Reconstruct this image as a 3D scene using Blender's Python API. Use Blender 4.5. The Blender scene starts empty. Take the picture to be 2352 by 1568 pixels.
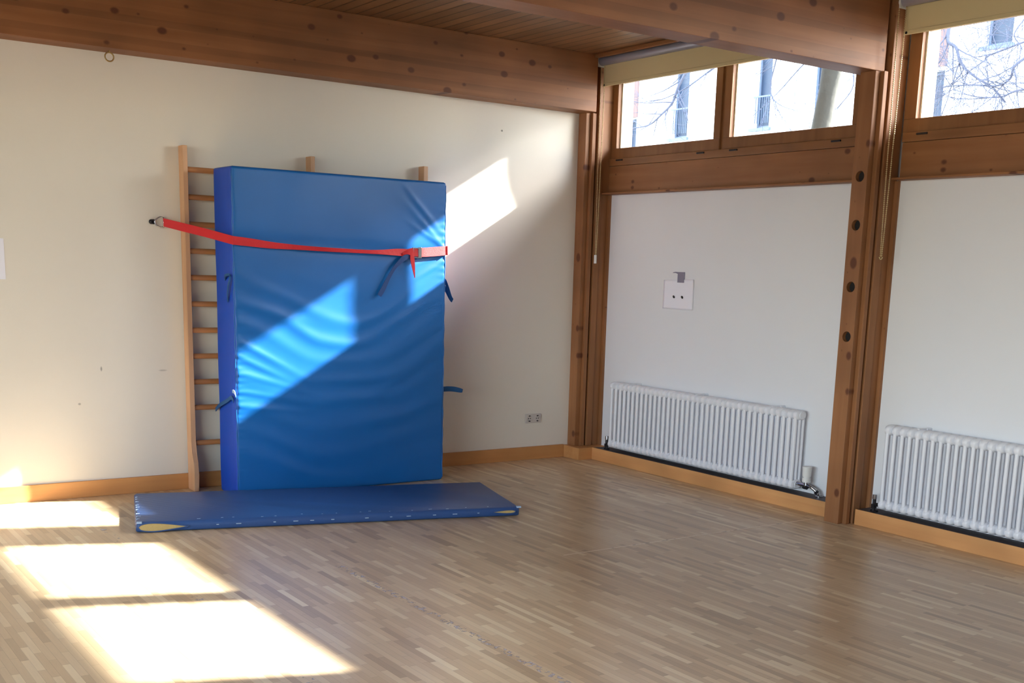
import bpy, bmesh, math, random
from mathutils import Vector, Matrix, Euler, noise

sc = bpy.context.scene
# ------------------------------------------------------------------ camera
cam_d = bpy.data.cameras.new('camera'); cam = bpy.data.objects.new('camera', cam_d)
sc.collection.objects.link(cam); sc.camera = cam
cam.location = (-6.245, -7.972, 1.62)
yaw, pit, rol = -0.6253312706, -0.2015072653, 0.0323333561
cam.matrix_world = (Matrix.Translation(cam.location) @ Matrix.Rotation(yaw, 4, 'Z')
                    @ Matrix.Rotation(math.pi/2 + pit, 4, 'X') @ Matrix.Rotation(rol, 4, 'Z'))
cam_d.sensor_width = 36.0; cam_d.lens = 40.2542
cam_d.shift_x = -0.031257; cam_d.shift_y = 0.156101
cam_d.clip_start = 0.05; cam_d.clip_end = 200

# ------------------------------------------------------------------ light
w = bpy.data.worlds.new('world'); sc.world = w; w.use_nodes = True
wn = w.node_tree; wn.nodes.clear()
wo = wn.nodes.new('ShaderNodeOutputWorld'); wb = wn.nodes.new('ShaderNodeBackground')
sky = wn.nodes.new('ShaderNodeTexSky'); sky.sky_type = 'NISHITA'; sky.sun_disc = False
sky.sun_elevation = math.radians(30); sky.sun_rotation = math.radians(112); sky.air_density = 1.0; sky.dust_density = 1.5
hs = wn.nodes.new('ShaderNodeHueSaturation'); hs.inputs['Saturation'].default_value = 0.58
wn.links.new(sky.outputs[0], hs.inputs['Color']); wn.links.new(hs.outputs[0], wb.inputs[0])
wb.inputs[1].default_value = 3.0
wn.links.new(wb.outputs[0], wo.inputs[0])
sd = bpy.data.lights.new('sun', 'SUN'); sun = bpy.data.objects.new('sun', sd); sc.collection.objects.link(sun)
sd.energy = 37.0; sd.color = (1.0, 0.96, 0.89); sd.angle = math.radians(0.9)
sun.location = (20, -8, 12)
sun.rotation_euler = Vector((-1.0, 0.388, -0.605)).to_track_quat('-Z', 'Y').to_euler()
# daylight portals in the big window openings of the hall behind the camera
def portal(name, loc, rot, sx, sy):
    d = bpy.data.lights.new(name, 'AREA'); d.shape = 'RECTANGLE'; d.size = sx; d.size_y = sy
    d.cycles.is_portal = True
    o = bpy.data.objects.new(name, d); sc.collection.objects.link(o); o.location = loc; o.rotation_euler = rot
portal('portal_left', (-10.62, -7.05, 1.9), (0, math.radians(-90), 0), 2.2, 7.5)
portal('portal_right', (0.17, -1.43, 2.86), (0, math.radians(90), 0), 0.5, 2.5)
portal('portal_right_2', (0.17, -4.41, 2.86), (0, math.radians(90), 0), 0.5, 2.5)
sc.view_settings.view_transform = 'Standard'; sc.view_settings.look = 'None'
sc.view_settings.exposure = 0.16; sc.view_settings.gamma = 1.0; sc.view_settings.use_curve_mapping = False
sc.cycles.max_bounces = 10; sc.cycles.diffuse_bounces = 6; sc.cycles.glossy_bounces = 4
sc.cycles.use_denoising = True; sc.cycles.sample_clamp_indirect = 8.0; sc.cycles.caustics_reflective = False

# ------------------------------------------------------------------ materials
def s2l(c):
    return tuple((v/12.92 if v <= 0.04045 else ((v+0.055)/1.055)**2.4) for v in [x/255 for x in c]) + (1,)
def new_mat(name):
    m = bpy.data.materials.new(name); m.use_nodes = True
    return m, m.node_tree, m.node_tree.nodes['Principled BSDF']
def simple(name, rgb, rough=0.5, metal=0.0, bump=0.0, bscale=40, spec=0.5, var=0.0, vscale=3):
    m, nt, b = new_mat(name); N, K = nt.nodes, nt.links
    b.inputs['Base Color'].default_value = s2l(rgb); b.inputs['Roughness'].default_value = rough
    b.inputs['Metallic'].default_value = metal; b.inputs['Specular IOR Level'].default_value = spec
    tc = N.new('ShaderNodeTexCoord')
    nz = N.new('ShaderNodeTexNoise'); nz.inputs['Scale'].default_value = vscale; nz.inputs['Detail'].default_value = 4
    K.new(tc.outputs['Object'], nz.inputs['Vector'])
    mr = N.new('ShaderNodeMapRange'); mr.inputs[3].default_value = 1 - var; mr.inputs[4].default_value = 1 + var
    K.new(nz.outputs[0], mr.inputs[0])
    mx = N.new('ShaderNodeMix'); mx.data_type = 'RGBA'; mx.blend_type = 'MULTIPLY'; mx.inputs[0].default_value = 1
    mx.inputs[6].default_value = s2l(rgb); K.new(mr.outputs[0], mx.inputs[7]); K.new(mx.outputs[2], b.inputs['Base Color'])
    if bump:
        n2 = N.new('ShaderNodeTexNoise'); n2.inputs['Scale'].default_value = bscale; K.new(tc.outputs['Object'], n2.inputs['Vector'])
        bp = N.new('ShaderNodeBump'); bp.inputs['Strength'].default_value = bump; bp.inputs['Distance'].default_value = 0.01
        K.new(n2.outputs[0], bp.inputs['Height']); K.new(bp.outputs[0], b.inputs['Normal'])
    return m
def wood(name, light, dark, axis='X', flat=None, lam=None, knots=0.55, rough=0.55, kscale=2.6, seed=0.0, boards=None, spec=0.4):
    """soft-wood with stretched grain, glulam layers and knots; axis = grain direction"""
    m, nt, b = new_mat(name); N, K = nt.nodes, nt.links
    tc = N.new('ShaderNodeTexCoord'); off = N.new('ShaderNodeVectorMath'); off.operation = 'ADD'
    off.inputs[1].default_value = (seed, seed*1.7, seed*0.6); K.new(tc.outputs['Object'], off.inputs[0])
    mp = N.new('ShaderNodeMapping'); K.new(off.outputs[0], mp.inputs['Vector'])
    s = {'X': (0.8, 13, 13), 'Y': (13, 0.8, 13), 'Z': (13, 13, 0.8)}[axis]; mp.inputs['Scale'].default_value = s
    n1 = N.new('ShaderNodeTexNoise'); n1.inputs['Scale'].default_value = 1.0; n1.inputs['Detail'].default_value = 4; n1.inputs['Distortion'].default_value = 0.4
    K.new(mp.outputs[0], n1.inputs['Vector'])
    cr = N.new('ShaderNodeValToRGB'); cr.color_ramp.elements[0].position = 0.2; cr.color_ramp.elements[1].position = 0.8
    cr.color_ramp.elements[0].color = s2l(dark); cr.color_ramp.elements[1].color = s2l(light)
    K.new(n1.outputs[0], cr.inputs[0]); col = cr.outputs[0]
    n3 = N.new('ShaderNodeTexNoise'); n3.inputs['Scale'].default_value = 2.0; n3.inputs['Detail'].default_value = 2
    K.new(off.outputs[0], n3.inputs['Vector'])
    mr = N.new('ShaderNodeMapRange'); mr.inputs[1].default_value = .3; mr.inputs[2].default_value = .7; mr.inputs[3].default_value = 0.82; mr.inputs[4].default_value = 1.15
    K.new(n3.outputs[0], mr.inputs[0])
    def mul(c, f):
        x = N.new('ShaderNodeMix'); x.data_type = 'RGBA'; x.blend_type = 'MULTIPLY'; x.inputs[0].default_value = 1
        K.new(c, x.inputs[6]); K.new(f, x.inputs[7]); return x.outputs[2]
    col = mul(col, mr.outputs[0])
    sep = N.new('ShaderNodeSeparateXYZ'); K.new(off.outputs[0], sep.inputs[0])
    if lam or boards:
        st = lam or boards[1]; ax = 2 if lam else 'XYZ'.index(boards[0])
        dv = N.new('ShaderNodeMath'); dv.operation = 'DIVIDE'; dv.inputs[1].default_value = st; K.new(sep.outputs[ax], dv.inputs[0])
        fl = N.new('ShaderNodeMath'); fl.operation = 'FLOOR'; K.new(dv.outputs[0], fl.inputs[0])
        wn_ = N.new('ShaderNodeTexWhiteNoise'); wn_.noise_dimensions = '1D'; K.new(fl.outputs[0], wn_.inputs['W'])
        m2 = N.new('ShaderNodeMapRange'); m2.inputs[3].default_value = 0.86 if lam else .78; m2.inputs[4].default_value = 1.12; K.new(wn_.outputs[0], m2.inputs[0])
        col = mul(col, m2.outputs[0])
        if boards:
            fr = N.new('ShaderNodeMath'); fr.operation = 'FRACT'; K.new(dv.outputs[0], fr.inputs[0])
            gt = N.new('ShaderNodeMath'); gt.operation = 'GREATER_THAN'; gt.inputs[1].default_value = 0.12; K.new(fr.outputs[0], gt.inputs[0])
            m4 = N.new('ShaderNodeMapRange'); m4.inputs[3].default_value = 0.06; m4.inputs[4].default_value = 1; K.new(gt.outputs[0], m4.inputs[0])
            col = mul(col, m4.outputs[0])
    if knots:
        fa = flat or {'X': 'Y', 'Y': 'X', 'Z': 'X'}[axis]; ra = [a for a in 'XYZ' if a != fa]
        cb = N.new('ShaderNodeCombineXYZ')
        for q, a in enumerate(ra):
            ml = N.new('ShaderNodeMath'); ml.operation = 'MULTIPLY'; ml.inputs[1].default_value = 0.72 if a == axis else 1.0
            K.new(sep.outputs['XYZ'.index(a)], ml.inputs[0]); K.new(ml.outputs[0], cb.inputs[q])
        vo = N.new('ShaderNodeTexVoronoi'); vo.voronoi_dimensions = '2D'; vo.inputs['Scale'].default_value = kscale*1.9; K.new(cb.outputs[0], vo.inputs['Vector'])
        sc_ = N.new('ShaderNodeSeparateColor'); K.new(vo.outputs['Color'], sc_.inputs[0])
        # radius depends on the cell, many cells have none
        rr = N.new('ShaderNodeMapRange'); rr.inputs[1].default_value = 1-knots; rr.inputs[2].default_value = 1; rr.inputs[3].default_value = 0.0; rr.inputs[4].default_value = 0.125
        K.new(sc_.outputs[0], rr.inputs[0])
        sb = N.new('ShaderNodeMath'); sb.operation = 'SUBTRACT'; K.new(rr.outputs[0], sb.inputs[0]); K.new(vo.outputs['Distance'], sb.inputs[1])
        sm = N.new('ShaderNodeMapRange'); sm.inputs[1].default_value = -0.035; sm.inputs[2].default_value = 0.02; sm.inputs[3].default_value = 0; sm.inputs[4].default_value = 0.85
        K.new(sb.outputs[0], sm.inputs[0])
        kx = N.new('ShaderNodeMix'); kx.data_type = 'RGBA'; K.new(sm.outputs[0], kx.inputs[0]); K.new(col, kx.inputs[6]); kx.inputs[7].default_value = s2l((84, 42, 24))
        col = kx.outputs[2]
    K.new(col, b.inputs['Base Color']); b.inputs['Roughness'].default_value = rough; b.inputs['Specular IOR Level'].default_value = spec
    bp = N.new('ShaderNodeBump'); bp.inputs['Strength'].default_value = 0.15; bp.inputs['Distance'].default_value = 0.004
    K.new(n1.outputs[0], bp.inputs['Height']); K.new(bp.outputs[0], b.inputs['Normal'])
    return m
WL, WD = (156, 108, 70), (132, 86, 50)
M = {}
M['beam'] = wood('glulam_beam', (148, 98, 60), (122, 76, 42), 'X', lam=0.042, knots=0.8, kscale=2.8)
M['post'] = wood('post_wood', WL, WD, 'Z', knots=0.45, seed=3.1)
M['railw'] = wood('rail_wood', WL, WD, 'Y', knots=0.6, seed=5.3)
M['sash'] = wood('sash_wood', (148, 104, 66), (124, 82, 50), 'Y', knots=0.0, seed=2.3, rough=0.45)
M['sashv'] = wood('sash_wood_upright', (148, 104, 66), (124, 82, 50), 'Z', knots=0.0, seed=7.3, rough=0.45)
M['ceil'] = wood('ceiling_boards', (142, 104, 70), (122, 84, 54), 'Y', flat='Z', knots=0.0, boards=('X', 0.1), seed=0.0, rough=0.35)
M['skirt'] = wood('skirting_wood', (206, 152, 96), (186, 128, 76), 'X', knots=0.0, rough=0.45, seed=1.2)
M['ledge'] = wood('ledge_wood', (214, 160, 104), (194, 136, 84), 'Y', knots=0.0, rough=0.45, seed=4.2)
M['bars'] = wood('beech', (214, 172, 134), (196, 148, 108), 'Z', knots=0.0, rough=0.45, seed=6.2)
M['rung'] = wood('beech_rung', (190, 132, 84), (168, 110, 66), 'X', knots=0.0, rough=0.4, seed=6.9)
M['dark_top'] = simple('grey_ledge_top', (70, 62, 64), 0.6, var=.08)  # dark grey face behind the ledge board
M['white_metal'] = simple('white_enamel', (232, 234, 240), 0.3, var=.01)
M['plastic'] = simple('white_plastic', (226, 226, 222), 0.4)
M['chrome'] = simple('chrome', (180, 180, 184), 0.2, 1.0)
M['darkmetal'] = simple('dark_metal', (46, 44, 48), 0.4, 0.6)
M['brass'] = simple('brass', (178, 150, 96), 0.3, 1.0)
M['black'] = simple('black', (14, 12, 12), 0.6)
M['red'] = simple('red_webbing', (206, 26, 34), 0.55, bump=.3, bscale=300)
M['navy'] = simple('navy_webbing', (24, 62, 120), 0.6)
M['handle'] = simple('handle_webbing', (20, 84, 140), 0.5)
M['foam'] = simple('foam', (196, 172, 112), 0.9, bump=.4, bscale=90, var=.12, vscale=30)
M['paper'] = simple('paper', (236, 236, 246), 0.8)
M['tape'] = simple('grey_tape', (128, 124, 144), 0.5, bump=.3, bscale=120)
M['socket'] = simple('socket_plastic', (196, 188, 182), 0.45)
M['blind'] = simple('blind_fabric', (214, 198, 152), 0.85, bump=.1, bscale=400)
M['alu'] = simple('grey_aluminium', (160, 162, 176), 0.38, 0.35)
M['chain'] = simple('bead_chain', (190, 168, 124), 0.4)
M['facade'] = simple('white_render', (242, 244, 246), 0.9, var=.02, vscale=1)
M['brick'] = simple('pink_panel', (116, 94, 90), 0.9, var=.15, vscale=3)
M['gframe'] = simple('grey_window_frame', (84, 98, 118), 0.5)
M['fin'] = simple('cream_outer_post', (242, 226, 200), 0.7)
M['bark'] = simple('bark', (52, 52, 46), 0.9, bump=.8, bscale=14, var=.3, vscale=6)
M['twig'] = simple('twig', (84, 88, 104), 0.9)  # lightened bluish grey, window glare worked into the colour
M['ground'] = simple('paving', (150, 148, 140), 0.95, var=.1, vscale=1)
M['sun_stop'] = simple('sun_stop_eave', (190, 170, 150), 0.8)

def glass_mat(name, tint, rough=0.0):
    m = bpy.data.materials.new(name); m.use_nodes = True; nt = m.node_tree; nt.nodes.clear(); N, K = nt.nodes, nt.links
    o = N.new('ShaderNodeOutputMaterial'); t = N.new('ShaderNodeBsdfTransparent'); t.inputs[0].default_value = tint
    g = N.new('ShaderNodeBsdfGlossy'); g.inputs['Roughness'].default_value = rough
    fr = N.new('ShaderNodeFresnel'); fr.inputs['IOR'].default_value = 1.45; mx = N.new('ShaderNodeMixShader')
    ge = N.new('ShaderNodeNewGeometry'); iv = N.new('ShaderNodeMath'); iv.operation = 'SUBTRACT'; iv.inputs[0].default_value = 1.0
    K.new(ge.outputs['Backfacing'], iv.inputs[1]); mu = N.new('ShaderNodeMath'); mu.operation = 'MULTIPLY'; K.new(fr.outputs[0], mu.inputs[0]); K.new(iv.outputs[0], mu.inputs[1])
    K.new(mu.outputs[0], mx.inputs[0]); K.new(t.outputs[0], mx.inputs[1]); K.new(g.outputs[0], mx.inputs[2]); K.new(mx.outputs[0], o.inputs[0])
    return m
M['glass'] = glass_mat('window_glass', (0.97, 0.98, 0.98, 1))
m, nt, b = new_mat('dark_glass'); b.inputs['Base Color'].default_value = s2l((44, 58, 78)); b.inputs['Roughness'].default_value = 0.35; b.inputs['Specular IOR Level'].default_value = 0.25; M['dglass'] = m

# wall plaster with a few small scuffs
def plaster(name, rgb, scuffs=()):
    m, nt, b = new_mat(name); N, K = nt.nodes, nt.links
    tc = N.new('ShaderNodeTexCoord'); nz = N.new('ShaderNodeTexNoise'); nz.inputs['Scale'].default_value = 0.9; nz.inputs['Detail'].default_value = 3
    K.new(tc.outputs['Object'], nz.inputs['Vector'])
    mr = N.new('ShaderNodeMapRange'); mr.inputs[3].default_value = 0.95; mr.inputs[4].default_value = 1.04; K.new(nz.outputs[0], mr.inputs[0])
    mx = N.new('ShaderNodeMix'); mx.data_type = 'RGBA'; mx.blend_type = 'MULTIPLY'; mx.inputs[0].default_value = 1
    mx.inputs[6].default_value = s2l(rgb); K.new(mr.outputs[0], mx.inputs[7]); col = mx.outputs[2]
    for (p, sx, sz, dk) in scuffs:
        sb = N.new('ShaderNodeVectorMath'); sb.operation = 'SUBTRACT'; sb.inputs[1].default_value = p; K.new(tc.outputs['Object'], sb.inputs[0])
        ml = N.new('ShaderNodeVectorMath'); ml.operation = 'MULTIPLY'; ml.inputs[1].default_value = (1/sx, 0, 1/sz); K.new(sb.outputs[0], ml.inputs[0])
        ln = N.new('ShaderNodeVectorMath'); ln.operation = 'LENGTH'; K.new(ml.outputs[0], ln.inputs[0])
        r = N.new('ShaderNodeMapRange'); r.inputs[1].default_value = 0.4; r.inputs[2].default_value = 1.0; r.inputs[3].default_value = dk; r.inputs[4].default_value = 0
        K.new(ln.outputs['Value'], r.inputs[0])
        x = N.new('ShaderNodeMix'); x.data_type = 'RGBA'; K.new(r.outputs[0], x.inputs[0]); K.new(col, x.inputs[6]); x.inputs[7].default_value = s2l((95, 88, 82)); col = x.outputs[2]
    K.new(col, b.inputs['Base Color']); b.inputs['Roughness'].default_value = 0.9; b.inputs['Specular IOR Level'].default_value = 0.2
    n2 = N.new('ShaderNodeTexNoise'); n2.inputs['Scale'].default_value = 160; K.new(tc.outputs['Object'], n2.inputs['Vector'])
    bp = N.new('ShaderNodeBump'); bp.inputs['Strength'].default_value = 0.12; bp.inputs['Distance'].default_value = 0.003
    K.new(n2.outputs[0], bp.inputs['Height']); K.new(bp.outputs[0], b.inputs['Normal'])
    return m
M['plaster'] = plaster('plaster_left', (226, 220, 208), [((-1.02, 0, 2.674), .012, .01, .8), ((-4.18, 0, 0.86), .008, .02, .6), ((-3.77, 0, .84), .035, .008, .35), ((-4.33, 0, .63), .012, .01, .5)])
M['plaster_b'] = plaster('plaster_right', (226, 228, 232))

# parquet: narrow strips laid along Y
def parquet():
    m, nt, b = new_mat('parquet'); N, K = nt.nodes, nt.links
    def math_(op, a, c=None, v=None):
        n = N.new('ShaderNodeMath'); n.operation = op
        if hasattr(a, 'links') or a.__class__.__name__.startswith('NodeSocket'): K.new(a, n.inputs[0])
        else: n.inputs[0].default_value = a
        if c is not None: K.new(c, n.inputs[1])
        if v is not None: n.inputs[1].default_value = v
        return n.outputs[0]
    tc = N.new('ShaderNodeTexCoord'); sp = N.new('ShaderNodeSeparateXYZ'); K.new(tc.outputs['Object'], sp.inputs[0])
    x, y = sp.outputs[0], sp.outputs[1]
    SW, SL = 0.032, 0.32
    u = math_('DIVIDE', x, v=SW); ui = math_('FLOOR', u); uf = math_('FRACT', u)
    w1 = N.new('ShaderNodeTexWhiteNoise'); w1.noise_dimensions = '1D'; K.new(ui, w1.inputs['W'])
    # stagger: half regular steps, half random
    step = math_('MULTIPLY', math_('FRACT', math_('MULTIPLY', ui, v=0.3333)), v=0.9)
    offs = math_('ADD', step, math_('MULTIPLY', w1.outputs[0], v=0.35))
    vv = math_('ADD', math_('DIVIDE', y, v=SL), offs); vi = math_('FLOOR', vv); vf = math_('FRACT', vv)
    cb = N.new('ShaderNodeCombineXYZ'); K.new(ui, cb.inputs[0]); K.new(vi, cb.inputs[1])
    w2 = N.new('ShaderNodeTexWhiteNoise'); w2.noise_dimensions = '2D'; K.new(cb.outputs[0], w2.inputs['Vector'])
    cr = N.new('ShaderNodeValToRGB'); e = cr.color_ramp.elements
    e[0].position = 0; e[0].color = s2l((176, 152, 120)); e[1].position = 1; e[1].color = s2l((228, 212, 178))
    for p, c in ((.15, (197, 172, 136)), (.6, (207, 183, 147)), (.88, (215, 194, 159))):
        q = e.new(p); q.color = s2l(c)
    K.new(w2.outputs[0], cr.inputs[0])
    mp = N.new('ShaderNodeMapping'); mp.inputs['Scale'].default_value = (60, 4, 1); K.new(tc.outputs['Object'], mp.inputs['Vector'])
    nz = N.new('ShaderNodeTexNoise'); nz.inputs['Scale'].default_value = 1.5; nz.inputs['Detail'].default_value = 5; K.new(mp.outputs[0], nz.inputs['Vector'])
    mr = N.new('ShaderNodeMapRange'); mr.inputs[3].default_value = 0.91; mr.inputs[4].default_value = 1.08; K.new(nz.outputs[0], mr.inputs[0])
    mx = N.new('ShaderNodeMix'); mx.data_type = 'RGBA'; mx.blend_type = 'MULTIPLY'; mx.inputs[0].default_value = 1
    K.new(cr.outputs[0], mx.inputs[6]); K.new(mr.outputs[0], mx.inputs[7])
    # joints
    ju = math_('LESS_THAN', uf, v=0.05); jv = math_('LESS_THAN', vf, v=0.008); j = math_('MAXIMUM', ju, jv)
    jm = math_('MULTIPLY', j, v=0.3)
    m2 = N.new('ShaderNodeMix'); m2.data_type = 'RGBA'; K.new(jm, m2.inputs[0]); K.new(mx.outputs[2], m2.inputs[6]); m2.inputs[7].default_value = s2l((80, 58, 42))
    # large worn areas
    n3 = N.new('ShaderNodeTexNoise'); n3.inputs['Scale'].default_value = 0.8; n3.inputs['Detail'].default_value = 3; K.new(tc.outputs['Object'], n3.inputs['Vector'])
    m3 = N.new('ShaderNodeMapRange'); m3.inputs[3].default_value = 0.92; m3.inputs[4].default_value = 1.06; K.new(n3.outputs[0], m3.inputs[0])
    m4 = N.new('ShaderNodeMix'); m4.data_type = 'RGBA'; m4.blend_type = 'MULTIPLY'; m4.inputs[0].default_value = 1
    K.new(m2.outputs[2], m4.inputs[6]); K.new(m3.outputs[0], m4.inputs[7])
    K.new(m4.outputs[2], b.inputs['Base Color'])
    rr = N.new('ShaderNodeMapRange'); rr.inputs[3].default_value = 0.25; rr.inputs[4].default_value = 0.37; K.new(n3.outputs[0], rr.inputs[0])
    K.new(rr.outputs[0], b.inputs['Roughness']); b.inputs['Specular IOR Level'].default_value = 0.5
    return m
M['parquet'] = parquet()
def worn_paint(name, rgb, dens, scale):
    m, nt, b = new_mat(name); N, K = nt.nodes, nt.links
    tc = N.new('ShaderNodeTexCoord'); nz = N.new('ShaderNodeTexNoise'); nz.inputs['Scale'].default_value = scale; nz.inputs['Detail'].default_value = 4
    K.new(tc.outputs['Object'], nz.inputs['Vector'])
    r = N.new('ShaderNodeMapRange'); r.inputs[1].default_value = dens; r.inputs[2].default_value = dens+.1; K.new(nz.outputs[0], r.inputs[0])
    b.inputs['Base Color'].default_value = s2l(rgb); b.inputs['Roughness'].default_value = 0.5; K.new(r.outputs[0], b.inputs['Alpha'])
    return m
M['line_w'] = worn_paint('worn_white_line', (186, 188, 200), .56, 22)
M['line_g'] = worn_paint('worn_grey_line', (190, 184, 190), .52, 34)
M['line_t'] = worn_paint('thin_pale_line', (240, 226, 206), .3, 9)

# vinyl covers
def vinyl(name, rgb, rough, pale_mark=None):
    m, nt, b = new_mat(name); N, K = nt.nodes, nt.links
    tc = N.new('ShaderNodeTexCoord'); nz = N.new('ShaderNodeTexNoise'); nz.inputs['Scale'].default_value = 260; K.new(tc.outputs['Object'], nz.inputs['Vector'])
    bp = N.new('ShaderNodeBump'); bp.inputs['Strength'].default_value = 0.12; bp.inputs['Distance'].default_value = 0.002
    K.new(nz.outputs[0], bp.inputs['Height']); K.new(bp.outputs[0], b.inputs['Normal'])
    n2 = N.new('ShaderNodeTexNoise'); n2.inputs['Scale'].default_value = 3; n2.inputs['Detail'].default_value = 5; K.new(tc.outputs['Object'], n2.inputs['Vector'])
    mr = N.new('ShaderNodeMapRange'); mr.inputs[3].default_value = 0.9; mr.inputs[4].default_value = 1.1; K.new(n2.outputs[0], mr.inputs[0])
    mx = N.new('ShaderNodeMix'); mx.data_type = 'RGBA'; mx.blend_type = 'MULTIPLY'; mx.inputs[0].default_value = 1
    mx.inputs[6].default_value = s2l(rgb); K.new(mr.outputs[0], mx.inputs[7]); K.new(mx.outputs[2], b.inputs['Base Color'])
    b.inputs['Roughness'].default_value = rough; b.inputs['Specular IOR Level'].default_value = 0.5
    return m
M['vinyl'] = vinyl('blue_vinyl', (7, 96, 170), 0.38)
M['vinyl_lit_side'] = vinyl('blue_vinyl_lit_side', (14, 76, 190), 0.45)  # bluer copy of the cover, side light painted into the left face
M['vinyl_old'] = vinyl('old_blue_vinyl', (48, 84, 140), 0.4)
M['pale_mark'] = simple('pale_blue_mark', (170, 196, 222), 0.7)  # shared by the strap end and the painted stitch highlights

# ------------------------------------------------------------------ mesh helpers
def wpos(o):
    v = Vector((0, 0, 0))
    while o is not None: v += o.location; o = o.parent
    return v
def obj(name, bm, mat, parent=None, smooth=False, kind=None):
    if parent is not None: bmesh.ops.translate(bm, verts=bm.verts, vec=-wpos(parent))
    bmesh.ops.recalc_face_normals(bm, faces=bm.faces)
    me = bpy.data.meshes.new(name); bm.to_mesh(me); bm.free()
    if smooth:
        for p in me.polygons: p.use_smooth = True
        if smooth == 'auto':
            me.set_sharp_from_angle(angle=math.radians(40))
    me.materials.append(mat)
    o = bpy.data.objects.new(name, me); sc.collection.objects.link(o)
    if parent is not None: o.parent = parent
    if kind: o['kind'] = kind
    return o
def tag(o, label, cat, group=None):
    o['label'] = label; o['category'] = cat
    if group: o['group'] = group
    return o
def thing(name, loc, label, cat, group=None):
    o = bpy.data.objects.new(name, None); sc.collection.objects.link(o); o.location = loc; o.empty_display_size = 0.05
    return tag(o, label, cat, group)
def struct(name, bm, mat, parent=None):
    o = obj(name, bm, mat, parent)
    if parent is None: o['kind'] = 'structure'
    return o
def sroot(name, loc=(0, 0, 0)):
    o = bpy.data.objects.new(name, None); sc.collection.objects.link(o); o.location = loc; o['kind'] = 'structure'; return o
def B(): return bmesh.new()
def box(bm, x0, x1, y0, y1, z0, z1, bevel=0.0):
    r = bmesh.ops.create_cube(bm, size=1.0); vs = r['verts']
    for v in vs:
        v.co.x = x0 if v.co.x < 0 else x1; v.co.y = y0 if v.co.y < 0 else y1; v.co.z = z0 if v.co.z < 0 else z1
    if bevel:
        es = list({e for v in vs for e in v.link_edges})
        bmesh.ops.bevel(bm, geom=es, offset=bevel, segments=2, affect='EDGES', profile=0.6)
    return bm
def cyl(bm, p0, p1, r0, r1=None, seg=16, caps=True):
    r1 = r0 if r1 is None else r1; p0, p1 = Vector(p0), Vector(p1); d = p1-p0
    mt = Matrix.Translation((p0+p1)/2) @ d.to_track_quat('Z', 'Y').to_matrix().to_4x4()
    bmesh.ops.create_cone(bm, cap_ends=caps, segments=seg, radius1=r0, radius2=r1, depth=d.length, matrix=mt); return bm
def tube(bm, pts, rad, seg=8, closed=False):
    pts = [Vector(p) for p in pts]; n = len(pts); rad = rad if hasattr(rad, '__len__') else [rad]*n
    rings = []; up = None
    for i, p in enumerate(pts):
        t = (pts[(i+1) % n]-pts[i-1]) if closed else (pts[min(i+1, n-1)]-pts[max(i-1, 0)])
        t.normalize()
        if up is None: up = Vector((0, 0, 1)) if abs(t.z) < .9 else Vector((1, 0, 0))
        a = t.cross(up).normalized(); up = a.cross(t).normalized()
        rings.append([bm.verts.new(p + (a*math.cos(k*2*math.pi/seg) + up*math.sin(k*2*math.pi/seg))*rad[i]) for k in range(seg)])
    m = n if closed else n-1
    for i in range(m):
        A, C = rings[i], rings[(i+1) % n]
        for k in range(seg): bm.faces.new((A[k], A[(k+1) % seg], C[(k+1) % seg], C[k]))
    if not closed: bm.faces.new(rings[0]); bm.faces.new(rings[-1])
    return bm
def catmull(pts, n=8):
    pts = [Vector(p) for p in pts]; P = [pts[0]*2-pts[1]]+pts+[pts[-1]*2-pts[-2]]; out = []
    for i in range(1, len(P)-2):
        for k in range(n):
            t = k/n; a, b_, c, d = P[i-1], P[i], P[i+1], P[i+2]
            out.append(0.5*((2*b_)+(-a+c)*t+(2*a-5*b_+4*c-d)*t*t+(-a+3*b_-3*c+d)*t*t*t))
    out.append(pts[-1]); return out
def ribbon(bm, A, Bp, th):
    """strap from two edge polylines, thickness th"""
    n = len(A); rows = []
    for i in range(n):
        a, b_ = Vector(A[i]), Vector(Bp[i]); t = Vector(A[min(i+1, n-1)])-Vector(A[max(i-1, 0)])
        nn = t.cross(b_-a)
        nn = nn.normalized()*th/2 if nn.length > 1e-9 else Vector((0, th/2, 0))
        rows.append([bm.verts.new(q) for q in (a-nn, b_-nn, b_+nn, a+nn)])
    for i in range(n-1):
        for k in range(4): bm.faces.new((rows[i][k], rows[i][(k+1) % 4], rows[i+1][(k+1) % 4], rows[i+1][k]))
    bm.faces.new(rows[0]); bm.faces.new(rows[-1]); return bm
def prism_z(bm, poly, z0, z1):
    a = [bm.verts.new((x, y, z0)) for x, y in poly]; b_ = [bm.verts.new((x, y, z1)) for x, y in poly]; n = len(poly)
    for i in range(n): bm.faces.new((a[i], a[(i+1) % n], b_[(i+1) % n], b_[i]))
    bm.faces.new(a); bm.faces.new(b_); return bm

# ------------------------------------------------------------------ the hall
ZC = 3.32; P = -2.985
struct('floor', box(B(), -10.7, 0.3, -12.2, 0.2, -0.1, 0.0), M['parquet'])
bm = box(B(), -10.8, 0.30, -12.3, 0.25, ZC, ZC+0.25); struct('ceiling', bm, M['ceil'])
struct('wall_back', box(B(), -10.7, 0.25, 0.0, 0.25, 0.0, ZC), M['plaster'])
# right wall: white panel below, header above, solid piers at the posts
bm = B(); box(bm, 0.0, 0.16, -12.2, 0.0, 0.0, 2.236); box(bm, 0.04, 0.16, -12.2, 0.0, 3.19, ZC)
for k in range(5):
    y = k*P; box(bm, 0.04, 0.16, y-0.145, min(y+0.258, 0), 2.236, 3.19)
struct('wall_right', bm, M['plaster_b'])
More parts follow.
